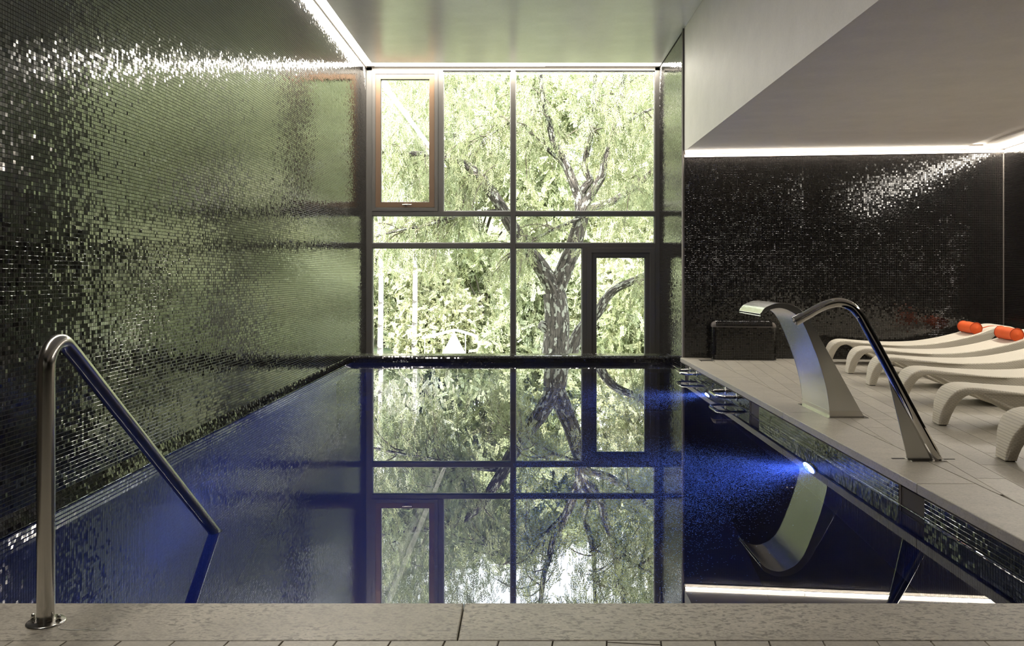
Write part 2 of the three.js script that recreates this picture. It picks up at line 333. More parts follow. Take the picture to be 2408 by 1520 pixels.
strip([0.304, 12.915], [XR - 0.005, 12.915], 0.19, CEIL + 0.015, 0.022, 'white light strip above the right half of the window');
{
  const at = (s) => { const p = V(B0[0], 0, -B0[1]).addScaledVector(BU, s).addScaledVector(BN, 0.033); return [p.x, -p.z]; };
  strip(at(0.01), at(1.455), 0.05, SOFFIT - 0.019, 0.034, 'left piece of the white light strip above the deck end wall', DECK_LED_POWER);
  strip(at(1.46), at(3.765), 0.05, SOFFIT - 0.017, 0.034, 'right piece of the white light strip above the orange bolsters', DECK_LED_POWER);
  const as = (s) => { const p = V(CORNER[0], 0, -CORNER[1]).addScaledVector(SU, s).addScaledVector(SN, 0.045); return [p.x, -p.z]; };
  strip(as(0.02), as(7.0), 0.075, SOFFIT - 0.017, 0.034, 'white light strip along the deck side wall above the lounger heads', DECK_LED_POWER);
}

// ---------------------------------------------------------------- window wall
{
  const w = structure('window_1', 'tall window wall in a grid of dark frames looking onto trees');
  const D0 = DW, D1 = DW + 0.14, yb = -0.42;
  part(w, 'jamb', box(-2.381, -2.289, yb, 4.15, D0, D1, 0.004), M.frame);
  part(w, 'jamb', box(1.94, 2.03, yb, 4.15, D0, D1, 0.004), M.frame);
  part(w, 'header', box(-2.40, 2.05, 4.095, 4.20, D0, D1, 0.004), M.frame);
  part(w, 'sill', box(-2.40, 2.05, yb - 0.05, -0.27, D0, D1, 0.004), M.frame);
  part(w, 'mullion', box(-0.216, -0.146, yb, 4.1, D0 - 0.01, D1, 0.005), M.frame);
  part(w, 'mullion', box(-1.304, -1.227, 1.99, 4.1, D0, D1, 0.005), M.frame);
  part(w, 'mullion', box(0.852, 0.922, yb, 1.45, D0, D1, 0.005), M.frame);
  part(w, 'transom', box(-2.29, -0.21, 1.928, 1.992, D0, D1, 0.005), M.frame);
  part(w, 'transom', box(-0.15, 1.945, 1.928, 1.992, D0, D1, 0.005), M.frame);
  part(w, 'transom', box(-2.29, -0.21, 1.445, 1.515, D0, D1, 0.005), M.frame);
  part(w, 'transom', box(-0.15, 1.945, 1.445, 1.515, D0, D1, 0.005), M.frame);
  const ring = (x0, x1, y0, y1, t, d0, d1, r = 0.003) => {
    const o = new THREE.Shape([[x0 + r, y0 + r], [x1 - r, y0 + r], [x1 - r, y1 - r], [x0 + r, y1 - r]].map(([x, y]) => new THREE.Vector2(x, y)));
    o.holes.push(new THREE.Path([[x0 + t - r, y0 + t - r], [x0 + t - r, y1 - t + r], [x1 - t + r, y1 - t + r], [x1 - t + r, y0 + t - r]].map(([x, y]) => new THREE.Vector2(x, y))));
    return metricUV(new THREE.ExtrudeGeometry(o, { depth: d1 - d0 - 2 * r, bevelEnabled: true, bevelSize: r, bevelThickness: r, bevelSegments: 2 }).translate(0, 0, -d1 + r));
  };
  const pane = (x0, x1, y0, y1) => {
    const p = part(w, 'glass_pane', box(x0, x1, y0, y1, D0 + 0.075, D0 + 0.0751), M.pane);
    p.geometry = metricUV(new THREE.PlaneGeometry(x1 - x0, y1 - y0).translate((x0 + x1) / 2, (y0 + y1) / 2, -(D0 + 0.075)));
    part(w, 'glazing_bead', ring(x0, x1, y0, y1, 0.012, D0 + 0.045, D0 + 0.074, 0.002), M.bead);
  };
  pane(-1.227, -0.216, 1.992, 4.095); pane(-0.146, 1.94, 1.992, 4.095);
  pane(-2.289, -0.216, 1.515, 1.928); pane(-0.146, 1.94, 1.515, 1.928);
  pane(-2.289, -0.216, -0.27, 1.445); pane(-0.146, 0.852, -0.27, 1.445);
  // casement: fixed frame, bronze sash, handle
  part(w, 'casement_frame', ring(-2.289, -1.304, 1.992, 4.095, 0.052, D0 - 0.012, D1 - 0.02), M.frame);
  const sash = part(w, 'casement_sash', merged([ring(-2.237, -1.356, 2.050, 4.043, 0.075, D0 - 0.004, D1 - 0.04), ]), M.bronze, 'brown sash of the small casement');
  part(sash, 'gasket', ring(-2.168, -1.425, 2.120, 3.973, 0.010, D0 + 0.0, D0 + 0.07, 0.001), M.rubber);
  part(sash, 'handle', merged([box(-1.835, -1.69, 2.078, 2.094, D0 - 0.05, D0 - 0.034, 0.005), box(-1.80, -1.76, 2.074, 2.098, D0 - 0.036, D0, 0.003)]), M.steel, 'small metal casement handle');
  const g1 = part(sash, 'glass_pane', new THREE.PlaneGeometry(0.74, 1.86).translate(-1.797, 3.0465, -(D0 + 0.06)), M.pane); g1.geometry = metricUV(g1.geometry);
  part(sash, 'glazing_bead', ring(-2.160, -1.433, 2.128, 3.966, 0.008, D0 + 0.03, D0 + 0.058, 0.002), M.bead);
  // door leaf at the lower right
  const d = structure('door_1', 'dark framed glass door in the lower right of the window wall');
  part(d, 'door_frame', ring(0.922, 1.94, -0.40, 1.445, 0.075, D0 - 0.006, D1 - 0.01), M.frame);
  const leaf = part(d, 'door_leaf', ring(0.990, 1.873, -0.36, 1.378, 0.072, D0 + 0.012, D1 - 0.03), M.frame);
  part(leaf, 'gasket', ring(1.055, 1.806, -0.30, 1.310, 0.012, D0 + 0.02, D0 + 0.08, 0.001), M.rubber);
  const g2 = part(leaf, 'glass_pane', new THREE.PlaneGeometry(0.75, 1.62).translate(1.43, 0.505, -(D0 + 0.075)), M.pane); g2.geometry = metricUV(g2.geometry);
  part(leaf, 'glazing_bead', ring(1.066, 1.795, -0.29, 1.30, 0.008, D0 + 0.05, D0 + 0.074, 0.002), M.bead);
}

// ---------------------------------------------------------------- pool basin
{
  const b = structure('pool_basin', 'pool walls and floor under the water with black mosaic sides');
  part(b, 'pool_floor', box(-2.5, 2.3, FLOOR_POOL - 0.3, FLOOR_POOL, DNEAR - 0.5, 13.3), M.poolFloor);
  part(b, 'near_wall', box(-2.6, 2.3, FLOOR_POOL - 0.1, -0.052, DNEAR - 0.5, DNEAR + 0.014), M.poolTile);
  const NICHE = [[4.296, 4.57], [7.34, 7.62], [10.49, 10.70]], nb = -0.30, edges = [DNEAR - 0.2, ...NICHE.flat(), 11.02];
  for (let i = 0; i < edges.length; i += 2) part(b, 'side_wall', box(XP + 0.004, 2.6, nb, -0.05, edges[i], edges[i + 1]), M.grout);
  part(b, 'side_wall', box(XP + 0.004, 2.6, FLOOR_POOL, nb, DNEAR - 0.2, 11.02), M.waterDarkGrout);
  for (const [a, c] of NICHE) {
    part(b, 'skimmer_back', box(2.16, 2.2, nb, -0.05, a, c), M.grout);
    part(b, 'skimmer_flap', box(2.04, 2.05, nb, -0.13, a + 0.005, c - 0.09), M.frame);
  }
  const y0 = -0.062 - 68 * PITCH, d0 = 3.05, nu = Math.floor((11.0 - d0) / PITCH);
  const inNiche = (d, y) => y > nb - 0.01 && NICHE.some(([a, c]) => d > a - 0.012 && d < c + 0.012);
  const mo = new Mosaic().grid(V(XP + 0.004, y0, -d0 - nu * PITCH), V(0, 0, 1), V(0, 1, 0), V(-1, 0, 0), nu, 68, { keep: (i, j) => !inNiche(d0 + (nu - i - 0.5) * PITCH, y0 + (j + 0.5) * PITCH) });
  for (const [a, c] of NICHE) { mo.grid(V(XP + 0.012, nb, -c - 0.001), V(1, 0, 0), V(0, 1, 0), V(0, 0, 1), 8, 11, {}); mo.grid(V(2.16, nb, -c), V(0, 0, 1), V(0, 1, 0), V(-1, 0, 0), Math.floor((c - a) / PITCH), 11, {}); }
  mo.build(b, 300, (x, y, d) => (y > WATER - 0.005 && d > 3.3 && d < 6 ? 1 / d : 0));
}
{
  const p = structure('pool_parapet', 'low rounded mosaic sill at the far end of the pool below the window');
  const H = -0.075, B = 12.42, r = 0.035;
  const sh = new THREE.Shape(); sh.moveTo(-DFAR - 0.004, -4.9); sh.lineTo(-DFAR - 0.004, H - r); sh.absarc(-DFAR - 0.004 - r, H - r, r, 0, Math.PI / 2, false); sh.lineTo(-B + r, H); sh.absarc(-B + r, H - r, r, Math.PI / 2, Math.PI, false); sh.lineTo(-B, -4.9);
  const g = new THREE.ExtrudeGeometry(sh, { depth: 4.5, bevelEnabled: false, curveSegments: 8 }); g.applyMatrix4(new THREE.Matrix4().makeBasis(V(0, 0, 1), V(0, 1, 0), V(-1, 0, 0)).setPosition(2.05, 0, 0));
  part(p, 'sill_core', metricUV(g), M.waterDarkGrout);
  const mo = new Mosaic(), nu = Math.floor((XR - XL) / PITCH), yTop = H - r, X = V(1, 0, 0);
  const rows = Math.floor((yTop + 1.5) / PITCH);
  mo.grid(V(XL, yTop - rows * PITCH, -DFAR - 0.004), X, V(0, 1, 0), V(0, 0, 1), nu, rows, {});
  for (let k = 0; k < 3; k++) { const a = (k + 0.5) / 3 * Math.PI / 2, n = V(0, Math.sin(a), Math.cos(a)), v = V(0, Math.cos(a), -Math.sin(a)), c = V(XL, H - r, -DFAR - 0.004 - r).addScaledVector(n, r * 1.01); mo.grid(c.addScaledVector(v, -PITCH * 0.46), X, v, n, nu, 1, { pv: PITCH * 0.92 }); }
  mo.grid(V(XL, H, -DFAR - 0.004 - r - 0.002), X, V(0, 0, -1), V(0, 1, 0), nu, Math.floor((B - r - DFAR - r) / PITCH), {});
  mo.build(p);
  part(p, 'overflow_channel', box(XL, XR, -0.50, -0.45, B, DW + 0.02), M.grout);
}
// the water: one body with a small meniscus where it meets the walls
{
  const prof = [[XL - 0.0035, 0.0045], [XL + 0.001, 0.0045], [XL + 0.003, 0.0022], [XL + 0.007, 0.0008], [XL + 0.014, 0], [XP - 0.014, 0], [XP - 0.007, 0.0008], [XP - 0.003, 0.0022], [XP - 0.001, 0.0045], [2.14, 0.0045]];
  const ds = [DNEAR - 0.02, 4, 6, 8, 10, 10.75, 10.77, DFAR + 0.003], pos = [], idx = [], yb = FLOOR_POOL - 0.1;
  const n = prof.length, nd = ds.length, xr = ds.map((d) => (d > 10.76 ? XR + 0.002 : 2.14)), x0 = prof[0][0], yt = WATER + 0.0045;
  ds.forEach((d, j) => prof.forEach(([x, h]) => pos.push(Math.min(x, xr[j]), WATER + h, -d)));
  for (let j = 0; j < nd - 1; j++) for (let i = 0; i < n - 1; i++) { const a = j * n + i, b = a + 1, c = a + n, e = c + 1; idx.push(a, b, c, b, e, c); }
  const q = (A, B, C, D) => { const k = pos.length / 3; pos.push(...A, ...B, ...C, ...D); idx.push(k, k + 1, k + 2, k, k + 2, k + 3); };
  for (let j = 0; j < nd - 1; j++) {
    const z0 = -ds[j], z1 = -ds[j + 1], a = xr[j], b = xr[j + 1];
    q([x0, yb, z0], [x0, yb, z1], [b, yb, z1], [a, yb, z0]);
    q([x0, yb, z0], [x0, yt, z0], [x0, yt, z1], [x0, yb, z1]);
    q([a, yb, z0], [b, yb, z1], [b, yt, z1], [a, yt, z0]);
  }
  { const z0 = -ds[0], z1 = -ds[nd - 1], a = xr[0], b = xr[nd - 1]; q([x0, yb, z0], [a, yb, z0], [a, yt, z0], [x0, yt, z0]); q([x0, yb, z1], [x0, yt, z1], [b, yt, z1], [b, yb, z1]); }
  let g = new THREE.BufferGeometry(); g.setAttribute('position', new THREE.Float32BufferAttribute(pos, 3)); g.setIndex(idx); g = metricUV(g); g.computeVertexNormals();
  const m = new THREE.Mesh(g, M.water); m.name = 'pool_water'; m.userData = { label: 'still deep blue pool water mirroring the window and trees', category: 'water', kind: 'stuff' }; m.receiveShadow = true; scene.add(m);
}
// underwater lamps
for (const [d, label] of [[6.0, 'bright underwater lamp in the pool wall below the curved spout'], [9.34, 'small underwater lamp in the pool wall between the two grab handles']]) {
  const o = thing('pool_light', label, 'light', [XP + 0.002, -0.79, -d], 'lamps in the pool wall');
  part(o, 'bezel', new THREE.TorusGeometry(0.135, 0.014, 8, 40).rotateY(Math.PI / 2).translate(-0.008, 0, 0), M.steel, 'steel ring of the lamp');
  part(o, 'lens', new THREE.SphereGeometry(0.13, 28, 10, 0, Math.PI * 2, 0, Math.PI / 2).scale(1, 0.22, 1).rotateZ(Math.PI / 2).translate(-0.004, 0, 0), std({ color: lin(0.9, 0.95, 1), roughness: 0.3, emissive: lin(0.62, 0.72, 1.0), emissiveIntensity: 9 }), 'glowing lens');
  const s = new THREE.SpotLight(POOL_COLOR, POOL_POWER, 0, 0.95, 0.95); s.position.set(-0.045, 0, 0); s.target.position.set(-4.3, -1.5, 0.2); s.castShadow = true; s.shadow.radius = 4; o.add(s, s.target);
}

// plumes of fine bubbles added in front of the lamps to stand in for the beam glow
{
  const g = new THREE.OctahedronGeometry(0.0032, 0), spec = [[6.0, 60000], [9.34, 16000]], im = new THREE.InstancedMesh(g, M.glowSpeck, 76000), m = new THREE.Matrix4();
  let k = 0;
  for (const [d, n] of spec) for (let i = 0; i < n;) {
    const t = 0.03 + 2.0 * Math.pow(rnd(), 1.1), w = 0.07 + 0.42 * t, x = XP - t, y = -0.76 - 0.33 * t + gauss() * w, z = d + gauss() * w;  // density fades away from the lamp, shaping the glow
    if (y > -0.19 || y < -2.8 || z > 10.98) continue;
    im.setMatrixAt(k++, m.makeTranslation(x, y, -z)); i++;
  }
  im.name = 'glow_specks'; im.userData = { label: 'fine bubbles added in the pool water to carry the lamp beam glow', category: 'specks', kind: 'stuff' }; scene.add(im);
}

// ---------------------------------------------------------------- floor: stone coping and planks
{
  const f = structure('floor', 'grey stone deck of narrow planks with wide coping slabs along the pool');
  part(f, 'screed', slab([[2.2, -2], [sideX(-2) + 0.1, -2], [CORNER[0] + 0.05, CORNER[1] + 0.05], [2.2, 11.05]], -0.011, -0.3), M.joint);
  part(f, 'screed', box(-2.42, 2.2, -0.3, -0.011, -2.0, DNEAR - 0.32), M.joint);
  part(f, 'screed', box(1.965, 2.25, -0.3, -0.052, 2.5, 11.05), M.joint);
  const G = 0.0015, cope = (x0, x1, d0, d1, m = M.stone) => part(f, 'coping_slab', metricUV(new RoundedBoxGeometry(x1 - x0 - 2 * G, 0.051, d1 - d0 - 2 * G, 2, 0.005).translate((x0 + x1) / 2, -0.0255, -(d0 + d1) / 2), rr(0, 1), rr(0, 1)), m);
  cope(-2.385, -0.193, 2.486, DNEAR); cope(-0.193, 1.945, 2.486, DNEAR);
  for (const [a, c] of [[2.486, 4.355], [4.355, 6.62], [6.62, 8.9], [8.9, 11.0]]) cope(1.945, 2.241, a, c, M.plank);
  // planks run along the deck side wall
  const PW = 0.152, PL = 0.91, gap = 0.002, along = [TAN / LN, 1 / LN], across = [1 / LN, -TAN / LN];
  const cells = (cut, from) => {
    for (let r = -60; r < 60; r++) {
      const shift = (((r * 0.37) % 1) + 1) % 1 * PL;
      for (let k = -3; k < 16; k++) {
        const u0 = r * PW + gap, u1 = (r + 1) * PW - gap, v0 = k * PL + shift + gap, v1 = v0 + PL - 2 * gap;
        let poly = [[u0, v0], [u1, v0], [u1, v1], [u0, v1]].map(([u, v]) => [2.241 + u * across[0] + v * along[0], u * across[1] + v * along[1]]);
        for (const c of cut) { poly = clip(poly, ...c); if (poly.length < 3) break; }
        if (poly.length < 3 || polyArea(poly) < 0.0015) continue;
        part(f, 'plank', slab(poly, 0, -0.012, 0.0016, rr(0, 3), rr(0, 3)), planks[Math.floor(rnd() * planks.length)]);
      }
    }
  };
  const planks = [0.94, 1, 1.05, 0.985].map((k) => { const m = M.plank.clone(); m.color.multiplyScalar(k); return m; });
  cells([[2.241 + gap, 0, 1, 0], [0, 1.75, 0, 1], [B0[0], B0[1] - 0.004, -TAN, -1], [CORNER[0] - 0.004, CORNER[1], -1, TAN]]);
  cells([[2.241 - gap, 0, -1, 0], [0, 1.75, 0, 1], [0, 2.486 - gap, 0, -1], [-2.38, 0, 1, 0]]);
  part(f, 'plain_paving', slab([[-2.385, -2], [sideX(-2), -2], [sideX(1.745), 1.745], [-2.385, 1.745]], 0, -0.012), M.plank);
}

// ---------------------------------------------------------------- handrail in the foreground
{
  const X = -1.43, o = thing('pool_handrail', 'bent stainless steel handrail bolted to the near coping and dipping into the water', 'handrail', [X, 0, -2.614]);
  const r = 0.0252, pts = [V(0, -0.004, 0)], c = [0, 0.80];
  pts.push(V(0, 0.3, 0), V(0, 0.6, 0), V(0, 0.73, 0));
  const bend = 0.075, slope = V(-0.02, -1.02 - 0.0, -1.41).normalize();
  for (let k = 1; k <= 10; k++) { const a = k / 10 * (Math.PI - Math.acos(-slope.y)); pts.push(V(0, 0.757 + bend * Math.sin(a), -bend * (1 - Math.cos(a)))); }
  const last = pts[pts.length - 1], end = last.clone().addScaledVector(slope, 1.72);
  for (let k = 1; k <= 6; k++) pts.push(last.clone().lerp(end, k / 6));
  part(o, 'tube', limb(pts, pts.map(() => r), 24, 4), M.steel);
  part(o, 'flange', new THREE.LatheGeometry([[0.0, 0.010], [0.027, 0.010], [0.030, 0.0085], [0.052, 0.006], [0.055, 0.003], [0.055, 0]].map(([x, y]) => new THREE.Vector2(x, y)), 48), M.steel, 'round steel base plate');
  for (const s of [-1, 1]) part(o, 'cap_nut', new THREE.LatheGeometry([[0.0085, 0], [0.0085, 0.004], [0.0065, 0.005], [0.0065, 0.012], [0.005, 0.017], [0.0025, 0.0195], [0, 0.020]].map(([x, y]) => new THREE.Vector2(x, y)), 16).translate(s * 0.0405, 0.006, s * 0.004), M.polished, 'shiny domed nut');
  const th = thing('loose_thread', 'thin pale loose thread lying on the coping beside the rail base', 'thread', [-1.375, 0.0012, -2.585]);
  part(th, 'strand', new THREE.TubeGeometry(new THREE.CatmullRomCurve3([V(0, 0, 0), V(0.006, 0, 0.014), V(0.03, 0, 0.024), V(0.075, 0, 0.026), V(0.112, 0, 0.016), V(0.118, 0, 0.026), V(0.104, 0, 0.027)]), 48, 0.0008, 6), M.white);
}

// ---------------------------------------------------------------- grab handles on the pool wall
for (const [a, b, label] of [[10.40, 9.99, 'steel grab handle on the pool wall near the window end'], [8.55, 8.10, 'steel grab handle on the pool wall beside the second skimmer opening']]) {
  const h = (a - b) / 2, o = thing('grab_handle', label, 'handle', [XP, -0.092, -(a + b) / 2], 'grab handles on the pool wall');
  const c = [V(0, 0, h), V(-0.05, 0, h), V(-0.11, 0, h - 0.012), V(-0.15, 0, h - 0.05), V(-0.168, 0, h - 0.1), V(-0.172, 0, 0), V(-0.168, 0, -h + 0.1), V(-0.15, 0, -h + 0.05), V(-0.11, 0, -h + 0.012), V(-0.05, 0, -h), V(0, 0, -h)];
  part(o, 'bar', limb(c, c.map(() => 0.0155), 16, 4), M.polished);
  for (const s of [-1, 1]) { const fl = part(o, 'flange', new THREE.LatheGeometry([[0, 0.006], [0.034, 0.006], [0.0375, 0.003], [0.0375, 0]].map(([x, y]) => new THREE.Vector2(x, y)), 28).rotateZ(Math.PI / 2).translate(-0.0005, 0, s * h), M.steel);
    for (const [u, v] of [[0.026, 0], [-0.026, 0], [0, 0.026], [0, -0.026]]) part(fl, 'screw', new THREE.SphereGeometry(0.0035, 8, 6).translate(-0.0065, u, s * h + v), M.polished); }
}

// ---------------------------------------------------------------- swan-neck waterfall spout
{
  const o = thing('waterfall_spout', 'broad curved brushed steel waterfall spout arching over the pool edge', 'fountain', [2.34, 0, -6.69]);
  const OUT = [[1.711, 0.756], [1.743, 0.796], [1.78, 0.815], [1.815, 0.828], [1.850, 0.833], [1.887, 0.831], [1.925, 0.824], [1.959, 0.812], [1.990, 0.794], [2.017, 0.773], [2.069, 0.711], [2.108, 0.642], [2.154, 0.564], [2.252, 0.388], [2.467, 0.0]];
  const IN = [[1.714, 0.737], [1.743, 0.765], [1.768, 0.779], [1.795, 0.789], [1.841, 0.798], [1.887, 0.792], [1.932, 0.773], [1.972, 0.747], [2.017, 0.695], [2.056, 0.616], [2.095, 0.519], [2.135, 0.414], [2.167, 0.31], [2.193, 0.206], [2.21, 0.095], [2.218, 0.0]];
  const sm = (L) => new THREE.CatmullRomCurve3(L.map(([x, y]) => V(x - 2.34, y, 0)), false, 'centripetal').getPoints(L.length * 4).map((p) => [p.x, p.y]);
  const outer = sm(OUT), inner = sm(IN);
  const shape = (slot) => {
    const s = new THREE.Shape(); outer.forEach(([x, y], i) => (i ? s.lineTo(x, y) : s.moveTo(x, y)));
    inner.slice().reverse().forEach(([x, y]) => s.lineTo(x, y));
    if (slot) { const n = 5, t = (a, b, k) => [a[0] + (b[0] - a[0]) * k, a[1] + (b[1] - a[1]) * k]; for (let i = 0; i <= n; i++) s.lineTo(...t(inner[i], outer[i], 0.16)); for (let i = n; i >= 0; i--) s.lineTo(...t(outer[i], inner[i], 0.16)); }
    return s;
  };
  const W = 0.63;
  part(o, 'body', soft(new THREE.ExtrudeGeometry(shape(true), { depth: W - 0.014, bevelEnabled: false }).translate(0, 0, -W / 2 + 0.007)), M.brushed);
  for (const s of [-1, 1]) part(o, 'side_plate', soft(new THREE.ExtrudeGeometry(shape(false), { depth: 0.006, bevelEnabled: true, bevelSize: 0.0008, bevelThickness: 0.0008, bevelSegments: 1 }).translate(0, 0, s * (W / 2 - 0.003) - 0.003)), M.brushed);
  const shoe = new THREE.Shape([[2.2155, 0], [2.2125, 0.046], [2.4445, 0.046], [2.4695, 0]].map(([x, y]) => new THREE.Vector2(x - 2.34, y)));
  part(o, 'base_shoe', new THREE.ExtrudeGeometry(shoe, { depth: W + 0.004, bevelEnabled: false }).translate(0, 0, -W / 2 - 0.002), M.steel, 'pale steel skirting round the foot');
  part(o, 'floor_plate', new RoundedBoxGeometry(0.30, 0.004, W + 0.07, 1, 0.0015).translate(0.0, 0.002, 0), M.steel);
}
// ---------------------------------------------------------------- water cannon
{
  const o = thing('water_cannon', 'polished steel pipe spout bent over the pool on a triangular gusset', 'fountain', [2.307, 0, -4.9]);
  const P = [[1.528, 0.788], [1.585, 0.82], [1.641, 0.852], [1.701, 0.876], [1.76, 0.884], [1.82, 0.864], [1.867, 0.817], [1.903, 0.757], [2.10, 0.388], [2.307, 0.001]].map(([x, y]) => V(x - 2.307, y, 0));
  part(o, 'pipe', limb(P, P.map((_, i) => (i > 7 ? 0.0285 : 0.0255)), 28, 6), M.polished);
  const e = V(1.518 - 2.307, 0.783, 0), dir = P[0].clone().sub(P[1]).normalize(), q = new THREE.Quaternion().setFromUnitVectors(V(0, 1, 0), dir);
  const noz = part(o, 'nozzle', new THREE.LatheGeometry([[0.0262, -0.035], [0.0275, -0.034], [0.0275, 0.012], [0.025, 0.014], [0.0215, 0.014], [0.0205, -0.02], [0, -0.02]].map(([x, y]) => new THREE.Vector2(x, y)), 32).applyQuaternion(q).translate(e.x, e.y, 0), M.steel, 'steel nozzle ring at the pipe mouth');
  part(noz, 'outlet', new THREE.CylinderGeometry(0.012, 0.012, 0.004, 20).applyQuaternion(q).translate(e.x + dir.x * -0.016, e.y + dir.y * -0.016, 0), M.rubber);
  const s = new THREE.Shape(); s.moveTo(2.012 - 2.307, 0.556); s.lineTo(2.143 - 2.307, 0); s.lineTo(2.30 - 2.307, 0); s.closePath();
  part(o, 'gusset_plate', new THREE.ExtrudeGeometry(s, { depth: 0.008, bevelEnabled: true, bevelSize: 0.001, bevelThickness: 0.001, bevelSegments: 1 }).translate(0, 0, -0.012), M.brushed, 'triangular brushed steel plate');
  part(o, 'base_plate', new RoundedBoxGeometry(0.20, 0.004, 0.10, 1, 0.0015).translate(-0.06, 0.002, -0.01), M.steel);
  part(o, 'floor_slot', new THREE.BoxGeometry(0.07, 0.002, 0.02).translate(-0.20, 0.001, -0.05), M.rubber);
  part(o, 'floor_slot', new THREE.BoxGeometry(0.07, 0.002, 0.012).translate(0.075, 0.001, -0.03), M.rubber);
}
// ---------------------------------------------------------------- mosaic box by the wall and the floor drain
{
  const o = thing('mosaic_plinth', 'low mosaic tiled box with rounded edges standing against the deck end wall', 'plinth', [0, 0, 0]);
  const B = new THREE.Matrix4().makeBasis(BU, V(0, 1, 0), BN), org = V(B0[0], 0, -B0[1]).addScaledVector(BU, 0.315);
  o.position.copy(org); o.quaternion.setFromRotationMatrix(B);
  const W = 0.775, H = 0.465, DP = 0.25, r = 0.05;
  part(o, 'core', new RoundedBoxGeometry(W - 0.008, H, DP - 0.004, 5, r).translate(W / 2, H / 2 - 0.004, DP / 2), M.grout);
  part(o, 'core_foot', new THREE.BoxGeometry(W - 0.1, 0.1, DP - 0.06).translate(W / 2, 0.05, DP / 2), M.grout);
  const mo = new Mosaic(M.deckTile), X = V(1, 0, 0), Y = V(0, 1, 0), Z = V(0, 0, 1), nx = Math.floor((W - 2 * r) / PITCH), ny = Math.floor((H - r) / PITCH), nz = Math.floor((DP - r) / PITCH);
  mo.grid(V(r, 0.0, DP - 0.002), X, Y, Z, nx, ny, {});
  mo.grid(V(r, H - 0.004, DP - r), X, V(0, 0, -1), Y, nx, nz, {});
  mo.grid(V(0.004, 0, 0.0), Z, Y, V(-1, 0, 0), nz, ny, {});
  mo.grid(V(W - 0.004, 0, DP - r), V(0, 0, -1), Y, X, nz, ny, {});
  for (let k = 0; k < 4; k++) {
    const a = (k + 0.5) / 4 * Math.PI / 2, p = PITCH * 0.93;
    let n = V(0, Math.sin(a), Math.cos(a)), v = V(0, Math.cos(a), -Math.sin(a));
    mo.grid(V(r, H - r - 0.004, DP - r - 0.002).addScaledVector(n, r).addScaledVector(v, -p / 2), X, v, n, nx, 1, { pv: p });
    n = V(-Math.cos(a), 0, Math.sin(a)); v = V(Math.sin(a), 0, Math.cos(a));
    mo.grid(V(r + 0.004, 0, DP - r - 0.002).addScaledVector(n, r).addScaledVector(v, -p / 2), v, Y, n, 1, ny, { pu: p });
    n = V(Math.sin(a), 0, Math.cos(a)); v = V(Math.cos(a), 0, -Math.sin(a));
    mo.grid(V(W - r - 0.004, 0, DP - r - 0.002).addScaledVector(n, r).addScaledVector(v, -p / 2), v, Y, n, 1, ny, { pu: p });
  }
  mo.build(o);
  const dr = thing('floor_drain', 'small dark floor grate by the wall beside the mosaic box', 'drain', [2.20, 0, -10.62]);
  part(dr, 'grate_frame', merged([box(-0.085, 0.085, 0, 0.003, -0.085, -0.075), box(-0.085, 0.085, 0, 0.003, 0.075, 0.085), box(-0.085, -0.075, 0, 0.003, -0.085, 0.085), box(0.075, 0.085, 0, 0.003, -0.085, 0.085)]), M.steel);
  part(dr, 'grate', merged([0, 1, 2, 3, 4, 5, 6].map((k) => box(-0.075, 0.075, 0, 0.0025, -0.07 + k * 0.021, -0.058 + k * 0.021))), M.frame);
}

// ---------------------------------------------------------------- woven loungers
const loungerShape = () => {
  const top = [[0.0, 0.0], [0.008, 0.07], [0.03, 0.16], [0.075, 0.232], [0.14, 0.266], [0.22, 0.272], [0.4, 0.258], [0.62, 0.243], [0.85, 0.24], [1.08, 0.255], [1.3, 0.293], [1.48, 0.338], [1.6, 0.375], [1.7, 0.415], [1.78, 0.447], [1.86, 0.462], [1.95, 0.455], [2.01, 0.418], [2.045, 0.33], [2.06, 0.17], [2.07, 0.0]];
  const bot = [[2.035, 0.0], [2.022, 0.16], [2.005, 0.31], [1.975, 0.385], [1.91, 0.408], [1.85, 0.395], [1.77, 0.34], [1.66, 0.235], [1.53, 0.12], [1.43, 0.05], [1.34, 0.012], [1.2, 0.0], [0.80, 0.0], [0.68, 0.012], [0.56, 0.052], [0.44, 0.115], [0.33, 0.175], [0.25, 0.218], [0.20, 0.226], [0.15, 0.208], [0.112, 0.16], [0.082, 0.08], [0.062, 0.0]];
  const s = new THREE.Shape(), a = new THREE.SplineCurve(top.map((p) => new THREE.Vector2(...p))).getPoints(90), b = new THREE.SplineCurve(bot.map((p) => new THREE.Vector2(...p))).getPoints(70);
  a.forEach((p, i) => (i ? s.lineTo(p.x, p.y) : s.moveTo(p.x, p.y))); b.forEach((p) => s.lineTo(p.x, p.y)); return s;
};
const LW = 0.56;
const loungerGeo = (() => {
  const g = new THREE.ExtrudeGeometry(loungerShape(), { depth: LW - 0.05, bevelEnabled: true, bevelSize: 0.012, bevelThickness: 0.025, bevelOffset: -0.012, bevelSegments: 4, steps: 6 }), p = g.attributes.position;
  g.translate(0, 0, -(LW - 0.05) / 2);
  for (let i = 0; i < p.count; i++) {
    const x = p.getX(i), y = p.getY(i), z = p.getZ(i);
    let k = 1;
    if (x < 0.75) k = lerp(0.58, 1, sstep(x, 0.08, 0.75)) * (x < 0.26 ? lerp(0.46, 1, sstep(y + x * 0.3, 0.0, 0.30)) : 1);
    if (x > 1.93) k = lerp(0.55, 1, sstep(y, 0.05, 0.42));
    if (x > 0.4 && x < 1.75) k *= lerp(0.86, 1, sstep(y, 0.0, 0.2));
    p.setZ(i, z * k);
    if (x > 0.3 && x < 1.8 && y > 0.2) p.setY(i, y - 0.012 * (1 - (z / (LW / 2)) ** 2));
  }
  const gr = g.groups.map((q) => ({ ...q })); const h = toCreasedNormals(g, 0.7); h.groups = gr; return h;
})();
